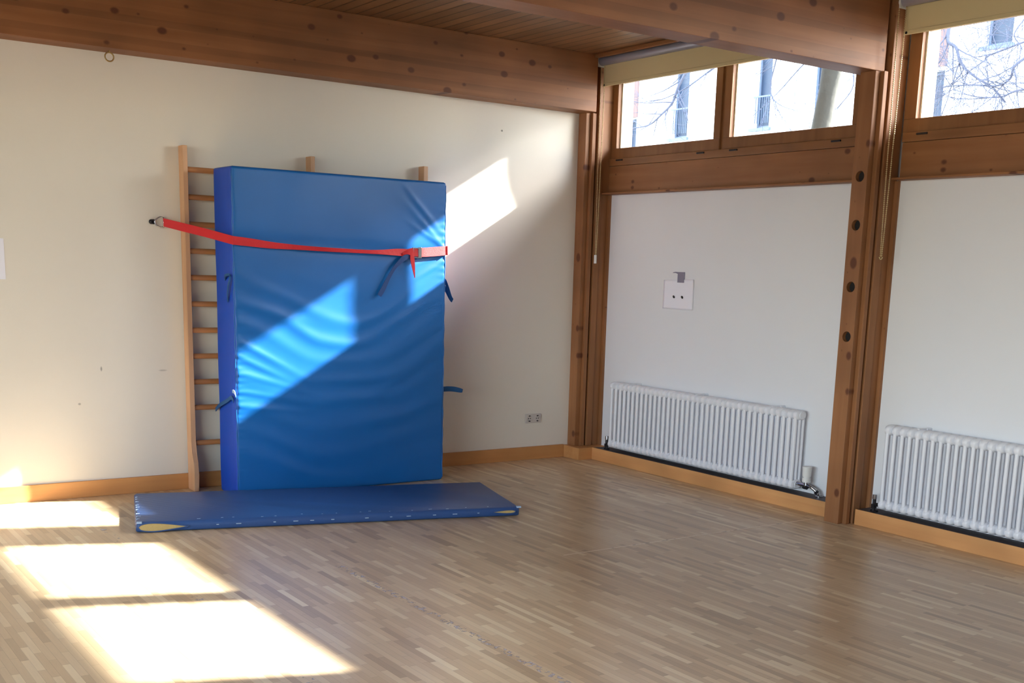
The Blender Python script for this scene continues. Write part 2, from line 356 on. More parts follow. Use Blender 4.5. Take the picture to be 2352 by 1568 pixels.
# far parts of the hall behind the viewpoint: big glazed fronts
bm = B(); box(bm, -10.8, -10.6, -12.2, 0, 0, 0.8); box(bm, -10.8, -10.6, -12.2, 0, 3.0, ZC)
box(bm, -10.8, -10.6, -3.3, 0, .8, 3.0); box(bm, -10.8, -10.6, -12.2, -10.8, .8, 3.0); struct('wall_left', bm, M['plaster_b'])
bm = box(B(), -10.7, 0.0, -12.3, -12.1, 0, ZC); struct('wall_front', bm, M['plaster_b'])
bm = B()
for i in range(6): y = -3.3-i*1.5; box(bm, -10.74, -10.66, y-.04, y+.04, .8, 3.0)
box(bm, -10.74, -10.66, -10.8, -3.3, .8, .87); box(bm, -10.74, -10.66, -10.8, -3.3, 2.93, 3.0); struct('window_5', bm, M['sashv'])
# skirting on the back wall, in the stretches between the wall bar uprights
bm = B(); box(bm, -10.6, -0.31, -0.02, 0.0, 0, 0.11, .003); struct('baseboard_back', bm, M['skirt'])
# plinth ledges along the right wall
for i, (ya, yb) in enumerate(((-0.236, -2.93), (-3.107, -5.93), (-6.1, -8.9), (-9.0, -12.1))):
    r = sroot('trim_%d' % (1+i), (-0.165, yb, 0))
    obj('ledge_board', box(B(), -0.165, -0.156, yb, ya, 0, 0.104, .002), M['ledge'], r)
    obj('ledge_top', box(B(), -0.156, 0.0, yb, ya, 0.0, 0.101), M['dark_top'], r)
# spandrel boards, sills and windows, bay by bay
win_n = 0
for k in range(4):
    o = k*P; y0 = -0.12+o if k else -0.12; y1 = -2.87+o
    r = sroot('trim_%d' % (5+2*k), (-0.02, y1, 2.24))
    obj('spandrel_board', box(B(), -0.015, 0.16, y1, y0, 2.246, 2.466, .002), M['railw'], r)
    obj('window_rail', box(B(), -0.024, 0.16, y1, y0, 2.468, 2.525, .003), M['sash'], r)
    r = sroot('trim_%d' % (6+2*k), (-0.08, y1, 2.236))
    obj('sill_batten', box(B(), -0.098, 0.0, y1, y0, 2.232, 2.246, .003), M['railw'], r)
    for (ga, gb) in ((-0.19+o, -1.349+o), (-1.522+o, -2.671+o)):
        win_n += 1
        r = sroot('window_%d' % (win_n if win_n < 5 else win_n+2), (0.0, gb, 2.527))
        A, Bb = ga+0.09 if ga > o-1 else ga+0.07, gb-0.07 if ga > o-1 else gb-0.06
        bm = B()
        box(bm, 0.0, 0.06, Bb, A, 2.527, 2.61, .003)
        box(bm, 0.0, 0.06, Bb, A, 3.13, 3.19, .003)
        box(bm, 0.0, 0.036, ga, A, 2.61, 3.13, .003); box(bm, 0.0, 0.06, Bb, gb, 2.61, 3.13, .003)
        obj('window_frame', bm, M['sashv'], r)
        obj('window_pane', box(B(), 0.026, 0.034, gb-.005, ga+.005, 2.605, 3.135), M['glass'], r)
        for yy in (ga-0.08, gb+0.1):
            obj('hinge', box(B(), -0.034, -0.0235, yy-.04, yy+.04, 2.505, 2.517, .002), M['darkmetal'], r)
        # outer reveal post, cream, on the outside of the pane
        obj('outer_reveal', box(B(), 0.037, 0.156, ga-0.012, ga+0.045, 2.56, 3.18), M['fin'], r)
for k in range(4):
    o = k*P; struct('trim_%d' % (20+k), box(B(), 0.02, 0.15, -1.462+o, -1.405+o, 2.527, 3.19), M['sashv'])
# header batten under the ceiling on the right wall
bm = B(); box(bm, -0.02, 0.04, -12.1, 0, 3.19, ZC); r = struct('trim_13', bm, M['railw'])
bm = B(); box(bm, -0.27, -0.235, -2.85, -0.2, 3.292, ZC, .004); box(bm, -0.27, -0.235, -12.1, -3.06, 3.292, ZC, .004); struct('trim_14', bm, M['sash'])
# added overhang out of view, stops the high sun above the windows
bm = B(); box(bm, 0.3, 1.0, -13, 1.0, 3.665, 3.80); box(bm, .2, .32, -13, 1, ZC, 3.8); struct('roof', bm, M['sun_stop'])

# ------------------------------------------------------------------ beams
b1 = thing('ceiling_beam', (-5.3, -0.1, 2.877), 'large brown timber beam running along the top of the plain white wall behind the mats', 'beam')
obj('beam_timber', box(B(), -10.6, -0.232, -0.2, 0.0, 2.877, ZC, .004), M['beam'], b1)
for k in range(1, 4):
    y = k*P
    b = thing('ceiling_beam', (-5.3, y, 2.877), 'large knotty timber beam crossing the ceiling to the post with drilled holes', 'beam') if k == 1 else sroot('trim_%d' % (13+k), (-5.3, y, 2.877))
    obj('beam_timber', box(B(), -10.6, -0.195, y-0.075, y+0.115, 2.877, ZC, .004), M['beam'], b)

# ------------------------------------------------------------------ posts (stacked planks with grooves)
def post(ya, yf, xf, z0, label, group=None, holes=(), plinth=False):
    o = thing('wall_post', (-0.13, (ya+yf)/2, 0), label, 'post', group)
    zt = 2.877
    bm = B(); box(bm, xf, xf+0.047, ya, yf, z0, zt, .004)
    a = obj('front_plank', bm, M['post'], o)
    if holes:
        cb = B()
        for z in holes: cyl(cb, (xf-.05, (ya+yf)/2-.004, z), (xf+.04, (ya+yf)/2-.004, z), .034, seg=28)
        co = obj('cutter', cb, M['black']); md = a.modifiers.new('b', 'BOOLEAN'); md.object = co; md.operation = 'DIFFERENCE'
        bpy.context.view_layer.update(); dg = bpy.context.evaluated_depsgraph_get()
        me = bpy.data.meshes.new_from_object(a.evaluated_get(dg)); a.modifiers.clear(); a.data = me
        bpy.data.objects.remove(co)
        for z in holes:
            hb = B(); cyl(hb, (xf+.030, (ya+yf)/2-.004, z), (xf+.0395, (ya+yf)/2-.004, z), .0335, seg=28)  # black disc stands in for the shade inside each hole
            h = obj('hole_shade_disc', hb, M['black'], o); h['label'] = 'black disc for the shade in the drilled hole'
    obj('groove_filler', box(B(), xf+.047, xf+.055, ya+.02, yf, z0, zt), M['post'], o)
    obj('middle_plank', box(B(), xf+.035+.012, xf+.082, ya-.030, yf-.02 if yf < -1 else yf, z0, zt, .003), M['post'], o)
    obj('rear_groove', box(B(), xf+.080, xf+.104, ya+.02, yf-.02, z0, ZC-.002), M['post'], o)
    obj('rear_plank', box(B(), xf+.104, -.10, ya-.036, yf-.02, z0, ZC-.002, .003), M['post'], o)
    obj('wall_plank', box(B(), -.10, 0.0, ya-.022, yf-.02, z0, ZC-.002), M['post'], o)
    obj('edge_batten', box(B(), -.022, 0.0, ya-.052, ya-.022, z0, 2.232), M['post'], o)
    if plinth: obj('plinth', box(B(), -0.309, -0.002, -0.236, -0.001, 0, .104, .004), M['skirt'], o)
    return o
post(-0.105, -0.002, -0.26, 0.105, 'brown grooved timber post in the corner standing on a small wooden plinth', plinth=True)
post(-3.055, -2.935, -0.27, 0.0, 'brown grooved timber post with a column of black round holes between two radiators', holes=(2.247, 1.946, 1.558, 1.24))

for k in (2, 3):   # plain timber posts further along the wall, outside the picture
    struct('trim_%d' % (28+k), box(B(), -.26, 0.0, k*P-.12, k*P+.05, 0, 2.877, .004), M['post'])

# ------------------------------------------------------------------ roller blinds
def blind(ya, yb, label, name='roller_blind'):
    o = thing(name, (-0.14, ya, 3.09), label, 'roller blind', 'roller blinds over the high windows')
    obj('fabric', box(B(), -0.147, -0.143, yb, ya-.012, 3.112, 3.27), M['blind'], o)
    obj('hem_bar', box(B(), -0.152, -0.138, yb, ya-.008, 3.086, 3.111, .004), M['blind'], o)
    obj('roller_tube', cyl(B(), (-0.170, ya-.012, 3.281), (-0.170, yb, 3.281), .036, seg=28), M['alu'], o, smooth='auto')
    bm = B(); box(bm, -0.208, -0.10, ya-.010, ya-.002, 3.235, 3.318, .003); cyl(bm, (-.17, ya-.002, 3.275), (-.17, ya+.014, 3.275), .024, seg=20)
    obj('end_bracket', bm, M['plastic'], o)
    e = obj('hem_end_cap', cyl(B(), (-.1535, ya-.03, 3.097), (-.1515, ya-.03, 3.097), .008, seg=12), M['black'], o); e['label'] = 'small black hem cap'
    return o
def bead_chain(x, y, z1, z0, dx, dy, o):
    """closed bead loop hanging from the roller end"""
    bm = B(); pts = []; n = int((z1-z0)/.0125)
    for i in range(n):
        t = i/n; z = z1+(z0-z1)*t; s = (1-t)**.7
        pts.append((x-dx*s*.5, y+dy*s*.5+.004, z)); pts.append((x+dx*s*.5, y-dy*s*.5-.004, z))
    for p in pts: bmesh.ops.create_icosphere(bm, subdivisions=1, radius=.0052, matrix=Matrix.Translation(p))
    tube(bm, [(x-dx*.5, y+dy*.5+.004, z1)] + [(x-dx*.5*(1-k/10)**.7, y+dy*.5*(1-k/10)**.7+.004, z1+(z0-z1)*k/10) for k in range(1, 11)], .0018, 5)
    tube(bm, [(x+dx*.5, y-dy*.5-.004, z1)] + [(x+dx*.5*(1-k/10)**.7, y-dy*.5*(1-k/10)**.7-.004, z1+(z0-z1)*k/10) for k in range(1, 11)], .0018, 5)
    c = obj('bead_chain', bm, M['chain'], o, smooth=True); return c
bl = blind(-0.157, -2.86, 'beige roller blind drawn up over the pair of windows next to the room corner')
bead_chain(-.155, -.168, 3.25, 1.72, .02, .02, bl)
kn = obj('chain_weight', cyl(B(), (-.158, -.168, 1.665), (-.158, -.168, 1.735), .0115, seg=14), M['plastic'], bl, smooth='auto'); kn['label'] = 'pale chain weight'
bl2 = blind(-3.135, -5.84, 'beige roller blind over the window right of the post with drilled holes')
bead_chain(-.185, -3.150, 3.25, 1.75, .02, .03, bl2)
tube_b = B(); tube(tube_b, [(-.185, -3.150+.012*math.cos(a), 1.752-.014*abs(math.sin(a))) for a in [math.pi*i/8 for i in range(9)]], .004, 6)
obj('chain_bend', tube_b, M['chain'], bl2, smooth=True)

# ------------------------------------------------------------------ radiators
def radiator(ys, ye, n, label, valve=True, vent=True):
    """tubular section radiator along the wall; front face near x=-0.13"""
    o = thing('radiator', (-0.09, (ys+ye)/2, 0.14), label, 'radiator')
    pitch = (ye-ys)/n; w = abs(pitch); z0, z1 = 0.126, 0.69; xf, xb = -0.122, -0.046
    def section_bm(yc):
        bm = B()
        for x in (xf, (xf+xb)/2, xb):
            cyl(bm, (x, yc, z0+.045), (x, yc, z1-.045), .0135, seg=12, caps=False)
        for zc in (z0+.035, z1-.035):
            # header boss: flattened capsule front to back
            prof = []
            for i in range(16):
                a = 2*math.pi*i/16; ca, sa = math.cos(a), math.sin(a)
                prof.append(((xf+xb)/2+math.copysign(abs(ca)**.8, ca)*.056, zc+math.copysign(abs(sa)**.8, sa)*.035))
            hw = w*.42
            loops = []
            for dy, s in ((-hw, .72), (-hw*.6, .95), (0, 1.0), (hw*.6, .95), (hw, .72)):
                loops.append([bm.verts.new(((xf+xb)/2+(x-(xf+xb)/2)*s, yc+dy, zc+(z-zc)*s)) for x, z in prof])
            for a, b_ in zip(loops, loops[1:]):
                for i in range(16): bm.faces.new((a[i], a[(i+1) % 16], b_[(i+1) % 16], b_[i]))
            bm.faces.new(loops[0]); bm.faces.new(loops[-1])
            cyl(bm, ((xf+xb)/2, yc-w*.5, zc), ((xf+xb)/2, yc+w*.5, zc), .027, seg=14)
        return bm
    first = obj('section', section_bm(ys+pitch*.5), M['white_metal'], o, smooth='auto')
    for i in range(1, n):
        c = first.copy(); sc.collection.objects.link(c); c.location.y = first.location.y + pitch*i
    # wall brackets
    for f in (0.12, 0.5, 0.88):
        yy = ys+(ye-ys)*f
        bm = B(); box(bm, -.05, -0.0015, yy-.012, yy+.012, z1-.085, z1+.004, .002); box(bm, -.128, -.0015, yy-.008, yy+.008, z1-.0, z1+.006)
        obj('wall_bracket', bm, M['white_metal'], o)
    # left end: vent / return valve, dark metal with pale tip
    if vent:
        bm = B(); y = ys+.045; cyl(bm, (-.10, y, .100), (-.10, y, .185), .012, seg=12); cyl(bm, (-.10, y, .125), (-.10, y, .15), .02, seg=6); cyl(bm, (-.10, ys, .15), (-.10, y, .15), .012, seg=10)
        cyl(bm, (-.10, y-.03, .102), (-.10, y+.02, .102), .012, seg=10)
        obj('return_valve', bm, M['darkmetal'], o)
        t = obj('bleed_cap', cyl(B(), (-.10, y, .185), (-.10, y, .215), .014, seg=12), M['chrome'], o); t['label'] = 'bright metal cap'
    if valve:
        y = ye-.085
        bm = B(); cyl(bm, (-.09, y, .235), (-.09, y, .305), .031, .034, seg=20); cyl(bm, (-.09, y, .195), (-.09, y, .228), .029, seg=20); cyl(bm, (-.09, y, .225), (-.09, y, .24), .024, seg=16)
        t = obj('thermostat_head', bm, M['plastic'], o, smooth='auto'); t['label'] = 'white thermostat head'
        bm = B(); cyl(bm, (-.09, y, .165), (-.09, y, .198), .017, seg=12); cyl(bm, (-.09, ye+.01, .172), (-.09, y, .172), .014, seg=12)
        tube(bm, catmull([(-.09, y, .172), (-.09, y-.05, .165), (-.07, y-.09, .13), (-.06, y-.1, .1)], 5), .011, 10); cyl(bm, (-.06, y-.1, .098), (-.06, y-.1, .108), .028, seg=16)
        obj('valve_body', bm, M['chrome'], o, smooth='auto')
        obj('valve_nut', cyl(B(), (-.075, y-.078, .14), (-.068, y-.088, .127), .017, seg=8), M['darkmetal'], o)
        bm = cyl(B(), (-.09, y-.012, .160), (-.09, y+.02, .160), .019, seg=6)
        obj('valve_nut', bm, M['darkmetal'], o)
    return o
radiator(-0.40, -2.515, 38, 'long white tubular radiator below the taped paper, between corner post and drilled post')
radiator(-3.25, -5.45, 38, 'white tubular radiator right of the drilled post, cut off by the picture edge', valve=False)

# ------------------------------------------------------------------ socket, papers, hooks
o = thing('wall_socket', (-0.637, 0, 0.352), 'grey-white double power socket low on the white wall left of the corner post', 'power socket')
obj('socket_plate', box(B(), -.718, -.556, -.011, 0, .313, .391, .003), M['socket'], o)
for xc in (-.678, -.596):
    bm = B()
    prev = None
    for (r, y) in ((.030, -.0112), (.027, -.0135), (.0245, -.0135), (.0225, -.004), (.0, -.004)):
        ring = [bm.verts.new((xc+r*math.cos(a), y, .352+r*math.sin(a))) for a in [2*math.pi*i/24 for i in range(24)]] if r else [bm.verts.new((xc, y, .352))]
        if prev:
            for i in range(24):
                if len(ring) > 1: bm.faces.new((prev[i], prev[(i+1) % 24], ring[(i+1) % 24], ring[i]))
                else: bm.faces.new((prev[i], prev[(i+1) % 24], ring[0]))
        prev = ring
    s = obj('socket_well', bm, M['socket'], o, smooth='auto')
    bm = B(); box(bm, xc-.009, xc+.009, -.0138, -.006, .370, .378); box(bm, xc-.009, xc+.009, -.0138, -.006, .326, .334)
    cyl(bm, (xc-.0095, -.006, .352), (xc-.0095, -.0118, .352), .0045, seg=10); cyl(bm, (xc+.0095, -.006, .352), (xc+.0095, -.0118, .352), .0045, seg=10)
    obj('contact', bm, M['darkmetal'], s)
# taped paper on the right wall
o = thing('paper_sheet', (0, -1.06, 1.33), 'white paper sheet with two black dots taped on the right wall above the radiator', 'paper')
bm = B(); ny, nz = 16, 12; g = []
for j in range(nz+1):
    row = []
    for i in range(ny+1):
        u, v = i/ny, j/nz
        y = -0.880 + u*(-1.236+0.880); z = 1.325+v*(1.552-1.325) + u*0.012*v
        lift = .004 + .012*max(0, u-.55)**1.5*2*(v**2) + .004*(1-v)*abs(math.sin(u*3))
        row.append(bm.verts.new((-lift, y, z)))
    g.append(row)
for j in range(nz):
    for i in range(ny): bm.faces.new((g[j][i], g[j][i+1], g[j+1][i+1], g[j+1][i]))
pp = obj('sheet', bm, M['paper'], o, smooth=True)
sm = pp.modifiers.new('solid', 'SOLIDIFY'); sm.thickness = .0006
for y in (-1.013, -1.111):
    bm = B(); bmesh.ops.create_uvsphere(bm, u_segments=14, v_segments=8, radius=.013, matrix=Matrix.Translation((-.0085, y, 1.422)) @ Matrix.Rotation(.5, 4, 'X') @ Matrix.Diagonal((.12, 1.15, .8, 1)))
    t = obj('dot', bm, M['black'], o); t['label'] = 'black dot'
tp = obj('tape_strip', box(B(), -.0085, -.0005, -1.122, -1.045, 1.535, 1.617), M['tape'], o); tp['label'] = 'grey tape strip'
obj('tape_curl', ribbon(B(), [(-.004, -1.045, 1.617), (-.012, -1.02, 1.618), (-.02, -1.0, 1.612)], [(-.004, -1.045, 1.600), (-.012, -1.025, 1.610), (-.02, -1.003, 1.608)], .001), M['tape'], o)
# paper at the left image edge
o = thing('paper_sheet', (-4.83, 0, 1.44), 'white paper sheet on the wall at the far left picture edge', 'paper')
obj('sheet', box(B(), -4.955, -4.737, -.004, -.001, 1.438, 1.69), M['paper'], o)
# ring screwed under the beam
def ring(bm, c, R, r, ax='Y', n=24, a0=0, a1=2*math.pi):
    pts = []
    full = abs(a1-a0-2*math.pi) < 1e-6
    for i in range(n if full else n+1):
        a = a0+(a1-a0)*i/n; u, v = R*math.cos(a), R*math.sin(a)
        pts.append((c[0]+u, c[1], c[2]+v) if ax == 'Y' else (c[0], c[1]+u, c[2]+v))
    return tube(bm, pts, r, 8, closed=full)
o = thing('ceiling_ring', (-4.07, -.10, 2.877), 'small brass ring hanging under the beam above the left wall', 'ring')
obj('screw_eye', cyl(B(), (-4.07, -.10, 2.882), (-4.07, -.10, 2.862), .005, seg=10), M['brass'], o)
obj('ring', ring(B(), (-4.07, -.10, 2.838), .027, .0045), M['brass'], o, smooth=True)

# ------------------------------------------------------------------ wall bars
wb_ = thing('wall_bars', (-2.70, -0.06, 0), 'wooden gymnastics wall bars behind the thick blue mat', 'wall bars')
def upright(x, wd):
    prof = [(-.022, 0.0), (-.022, 2.34), (-.108, 2.34), (-.108, .36), (-.118, .27), (-.150, .20), (-.158, .12), (-.150, 0.0)]
    bm = B(); a = [bm.verts.new((x, y, z)) for y, z in prof]; b_ = [bm.verts.new((x+wd, y, z)) for y, z in prof]; n = len(prof)
    for i in range(n): bm.faces.new((a[i], a[(i+1) % n], b_[(i+1) % n], b_[i]))
    bm.faces.new(a); bm.faces.new(b_)
    bmesh.ops.bevel(bm, geom=list(bm.edges), offset=.0025, segments=1, affect='EDGES')
    return obj('upright', bm, M['bars'], wb_)
ux = [(-3.624, .033), (-2.708, .033), (-1.787, .036)]
for x, wd in ux: upright(x, wd)
for z in (2.187, 2.008, 1.829, 1.652, 1.475, 1.297, 1.118, .940, .762, .583, .334):
    for a, b_ in ((ux[0], ux[1]), (ux[1], ux[2])):
        bm = B(); pts = []
        cyl(bm, (a[0]+a[1], 0, 0), (b_[0], 0, 0), .0185, seg=16)
        for v in bm.verts: v.co.y = v.co.y*.8-.082; v.co.z += z
        obj('rung', bm, M['rung'], wb_, smooth='auto')
for z in (1.955, .475):
    for x, wd in ux:
        obj('mounting_bolt', box(B(), x+wd-.002, x+wd+.014, -.05, 0.0, z-.018, z+.018, .003), M['darkmetal'], wb_)

# ------------------------------------------------------------------ thick mat
def rounded_block(L, D, H, nl, nd, nh, R, disp):
    """closed block, x 0..L, y 0..D (front y=0), z 0..H, rounded edges, displacement of the front face toward -y"""
    bm = B()
    per = []
    for i in range(nl+1): per.append((L*i/nl, 0.0))
    for i in range(1, nd+1): per.append((L, D*i/nd))
    for i in range(1, nl+1): per.append((L-L*i/nl, D))
    for i in range(1, nd): per.append((0.0, D-D*i/nd))
    zs = [H*j/nh for j in range(nh+1)]
    def rnd(p):
        q = [min(max(p[k], R), (L, D, H)[k]-R) for k in range(3)]; v = Vector(p)-Vector(q)
        return Vector(q)+v.normalized()*R if v.length > R*1.0001 or (v.length > 0 and sum(abs(c) > 1e-9 for c in v) > 1) else Vector(p)
    # remap so that points cluster near edges
    rows = []
    for z in zs:
        row = []
        for (x, y) in per:
            c = rnd((x, y, z)); dx = disp(c.x, c.y, c.z); row.append(bm.verts.new(c+dx))
        rows.append(row)
    n = len(per)
    for a, b_ in zip(rows, rows[1:]):
        for i in range(n): bm.faces.new((a[i], a[(i+1) % n], b_[(i+1) % n], b_[i]))
    for row, z in ((rows[0], 0.0), (rows[-1], H)):
        r2 = [bm.verts.new(Vector((min(max(v.co.x, R), L-R), min(max(v.co.y, R), D-R), z))) for v in row]
        for i in range(n):
            try: bm.faces.new((row[i], row[(i+1) % n], r2[(i+1) % n], r2[i]))
            except ValueError: pass
        bm.faces.new(r2)
    bmesh.ops.remove_doubles(bm, verts=bm.verts, dist=1e-5)
    return bm
ML, MD, MH = 1.622, 0.335, 2.203; MX, MY = -3.443, -0.503
random.seed(4)
folds = [(.74, .004, .035), (.92, .007, .035), (1.06, .009, .035), (1.20, .008, .04), (1.36, .009, .038), (1.52, .007, .045), (1.70, .007, .05), (1.88, .005, .05), (2.05, .006, .05)]
def front_wrinkle(x, z):
    d = 0.0
    cx, cz = .66, 2.16
    dx, dz = x-cx, z-cz
    # circular smile folds, lopsided to the right
    r = math.sqrt((dx*.95)**2 + (dz+dx*.10)**2)
    m = max(0.0, min(1.0, (1.62-z)/.4))
    nz_ = noise.noise(Vector((x*1.6, z*1.6, 3.0)))
    for (rr, a, w_) in folds:
        q = (r+nz_*.12-rr)/(w_*1.15)
        if abs(q) < 3: d += 1.1*a*m*math.exp(-q*q)*(0.65+0.7*noise.noise(Vector((x*1.2, rr*7, 1.0))))
    # diagonal dents at the left, middle height
    for (x0, z0, ang, a, w_, l) in ((.12, 1.02, -.5, .010, .022, .30), (.10, .93, -.45, .009, .02, .26), (.16, .82, -.3, .009, .022, .3), (.10, .72, -.2, .008, .018, .25), (.13, .62, -.12, .008, .02, .3),
                                    (.22, 1.28, -.25, .006, .03, .4), (1.48, 1.86, -.75, .008, .02, .2), (1.5, 1.80, -.5, .007, .016, .16), (1.52, 1.66, .3, .006, .016, .14), (1.45, 1.98, -.8, .006, .02, .22),
                                    (1.40, 2.02, -.85, .004, .018, .2), (1.50, 1.58, .5, .005, .016, .15), (1.3, 1.25, .45, .006, .03, .35), (1.35, 1.05, .5, .007, .03, .4), (1.35, .85, .5, .006, .03, .4)):
        ux_, uz = math.cos(ang), math.sin(ang); ax, az = x-x0, z-z0
        s, t = ax*ux_+az*uz, -ax*uz+az*ux_
        d += .62*a*math.exp(-(t/(w_*1.15))**2)*math.exp(-(s/l)**2)
    # gathers at the left seam
    if x < .12: d += .0028*math.sin(z*150+2*noise.noise(Vector((z*9, 0, 0))))*math.exp(-x/.03)*(.35+math.exp(-((z-.8)/.3)**2))
    if x > ML-.12: d += .0026*math.sin(z*120)*math.exp(-(ML-x)/.035)*(.25+math.exp(-((z-1.72)/.2)**2))
    # strap pressing in, general bulge
    zs = 1.735-.035*x
    d -= .006*math.exp(-((z-zs)/.05)**2)
    d += .012*math.sin(math.pi*min(1, max(0, x/ML)))*math.sin(math.pi*min(1, max(0, z/MH)))
    d += .004*noise.noise(Vector((x*3, z*3, 7)))
    return d
def mdisp(x, y, z):
    e = min(1, x/.02, (ML-x)/.02, z/.03, (MH-z)/.03); e = max(0, e)
    if y < .04: return Vector((0, -front_wrinkle(x, z)*(.35+.65*e)*max(0, 1-y/.04), 0))
    # side walls: slight puckers
    if x < .01: return Vector((-.004*noise.noise(Vector((y*4, z*2.5, 2)))-.006*math.sin(math.pi*y/MD), 0, 0))
    if x > ML-.01: return Vector((.006*math.sin(math.pi*y/MD), 0, 0))
    return Vector((0, 0, 0))
bm = rounded_block(ML, MD, MH, 190, 18, 240, .016, mdisp)
bmesh.ops.translate(bm, verts=bm.verts, vec=(MX, MY, 0.0))
mat_o = thing('crash_mat', (MX+ML/2, MY+MD/2, 0), 'tall thick bright blue vinyl mat standing upright against the wall bars', 'gym mat')
cover = obj('vinyl_cover', bm, M['vinyl'], mat_o, smooth=True)
cover.data.materials.append(M['vinyl_lit_side'])
off = wpos(cover)
for p in cover.data.polygons:
    if p.center.x+off.x < MX+.008 and p.normal.x < -.6: p.material_index = 1
# seams down the front edges
for x in (MX+.004, MX+ML-.004):
    obj('edge_seam', tube(B(), [(x+.002*math.sin(z*40), MY+.004, z) for z in [.02+2.16*i/60 for i in range(61)]], .004, 6), M['vinyl'], mat_o, smooth=True)
def loop_handle(pts, wv, th=.004, mt='handle', n=6):
    c = catmull(pts, n); A = [p-Vector(wv)/2 for p in c]; Bq = [p+Vector(wv)/2 for p in c]; return obj('carry_handle', ribbon(B(), A, Bq, th), M[mt], mat_o, smooth=False)
xr = MX+ML
loop_handle([(xr-.002, -.44, 1.50), (xr+.03, -.44, 1.502), (xr+.065, -.43, 1.45), (xr+.10, -.42, 1.375), (xr+.115, -.42, 1.352), (xr+.105, -.40, 1.372), (xr+.06, -.39, 1.45), (xr+.02, -.385, 1.485), (xr-.002, -.38, 1.47)], (.004, -.016, .026))
loop_handle([(xr-.002, -.44, .690), (xr+.06, -.44, .695), (xr+.13, -.44, .690), (xr+.20, -.435, .672), (xr+.205, -.42, .664), (xr+.12, -.41, .675), (xr+.04, -.41, .675), (xr-.002, -.40, .67)], (0, -.008, .024))
loop_handle([(MX-.004, -.36, 1.47), (MX-.03, -.44, 1.50), (MX-.018, -.495, 1.50), (MX-.022, -.46, 1.42), (MX-.012, -.42, 1.33)], (0, .014, .014))
h = loop_handle([(MX-.012, -.14, .57), (MX-.03, -.28, .62), (MX-.028, -.40, .66), (MX-.02, -.47, .69), (MX-.012, -.49, .67)], (0, .004, .026))
h = loop_handle([(MX-.002, -.500, .705), (MX-.012, -.520, .725), (MX-.016, -.508, .735), (MX-.018, -.49, .735)], (.0, .0, .022), mt='pale_mark'); h['label'] = 'pale strap end'

# ------------------------------------------------------------------ red strap
st = thing('tension_strap', (-2.6, -.53, 1.70), 'red webbing strap with buckle holding the tall blue mat to the wall', 'strap')
top = [(-3.745, -.035, 1.862), (-3.66, -.125, 1.838), (-3.55, -.31, 1.80), (-3.456, -.505, 1.760), (-3.437, -.526, 1.755), (-3.342, -.527, 1.747), (-3.191, -.531, 1.729), (-3.099, -.536, 1.721), (-2.942, -.538, 1.711), (-2.749, -.538, 1.7045), (-2.449, -.535, 1.700), (-2.241, -.532, 1.716), (-2.150, -.530, 1.717)]
bot = [(-3.745, -.037, 1.808), (-3.66, -.127, 1.782), (-3.55, -.31, 1.744), (-3.456, -.507, 1.704), (-3.437, -.528, 1.700), (-3.342, -.529, 1.694), (-3.191, -.533, 1.685), (-3.099, -.540, 1.684), (-2.942, -.552, 1.682), (-2.749, -.556, 1.678), (-2.449, -.556, 1.675), (-2.241, -.545, 1.668), (-2.150, -.536, 1.664)]
A, Bq = catmull(top, 5), catmull(bot, 5)
obj('webbing', ribbon(B(), A, Bq, .003), M['red'], st)
obj('webbing', ribbon(B(), catmull([(-2.06, -.530, 1.727), (-1.95, -.526, 1.738), (-1.835, -.520, 1.749), (-1.817, -.508, 1.751), (-1.812, -.30, 1.755), (-1.802, -.16, 1.757), (-1.799, -.012, 1.76)], 4),
                      catmull([(-2.06, -.533, 1.664), (-1.95, -.529, 1.672), (-1.835, -.523, 1.684), (-1.817, -.510, 1.686), (-1.812, -.30, 1.69), (-1.802, -.16, 1.692), (-1.799, -.012, 1.695)], 4), .003), M['red'], st)
bm = B(); box(bm, -2.074, -2.046, -.547, -.530, 1.655, 1.733, .003); box(bm, -2.120, -2.112, -.549, -.532, 1.655, 1.728, .002); box(bm, -2.120, -2.046, -.546, -.538, 1.722, 1.730, .002); box(bm, -2.120, -2.046, -.546, -.538, 1.655, 1.662, .002)
bk = obj('buckle', bm, M['chrome'], st); bk['label'] = 'silver metal buckle'
obj('webbing', ribbon(B(), [(-2.155, -.532, 1.717), (-2.12, -.541, 1.727), (-2.075, -.541, 1.727)], [(-2.155, -.536, 1.664), (-2.12, -.543, 1.666), (-2.075, -.543, 1.666)], .003), M['red'], st)
# loose tail, folded over the buckle and hanging in a point
obj('strap_tail', ribbon(B(), catmull([(-2.205, -.546, 1.690), (-2.165, -.556, 1.715), (-2.128, -.560, 1.722), (-2.118, -.561, 1.67), (-2.108, -.556, 1.60), (-2.103, -.550, 1.515)], 4),
                         catmull([(-2.203, -.548, 1.672), (-2.175, -.558, 1.680), (-2.150, -.561, 1.675), (-2.150, -.563, 1.65), (-2.133, -.558, 1.59), (-2.107, -.552, 1.515)], 4), .004), M['red'], st)
c = catmull([(-2.130, -.550, 1.672), (-2.19, -.556, 1.656), (-2.235, -.554, 1.620), (-2.275, -.55, 1.575), (-2.322, -.545, 1.498), (-2.357, -.541, 1.430), (-2.385, -.538, 1.385)], 5)
A, Bq = [], []
for i, p in enumerate(c):
    t = (c[min(i+1, len(c)-1)]-c[max(i-1, 0)]).normalized(); nn = Vector((-t.z, 0, t.x)); wd = .015+.003*math.sin(i*.3)
    A.append(p+nn*wd); Bq.append(p-nn*wd)
t = obj('navy_strap_tail', ribbon(B(), A, Bq, .004), M['navy'], st); t['label'] = 'dark blue strap tail'
bm = B(); tube(bm, catmull([(-3.742, -.034, 1.866), (-3.765, -.028, 1.868), (-3.790, -.022, 1.85), (-3.795, -.02, 1.832), (-3.788, -.022, 1.815), (-3.765, -.028, 1.803), (-3.742, -.036, 1.804)], 5), .0045, 8)
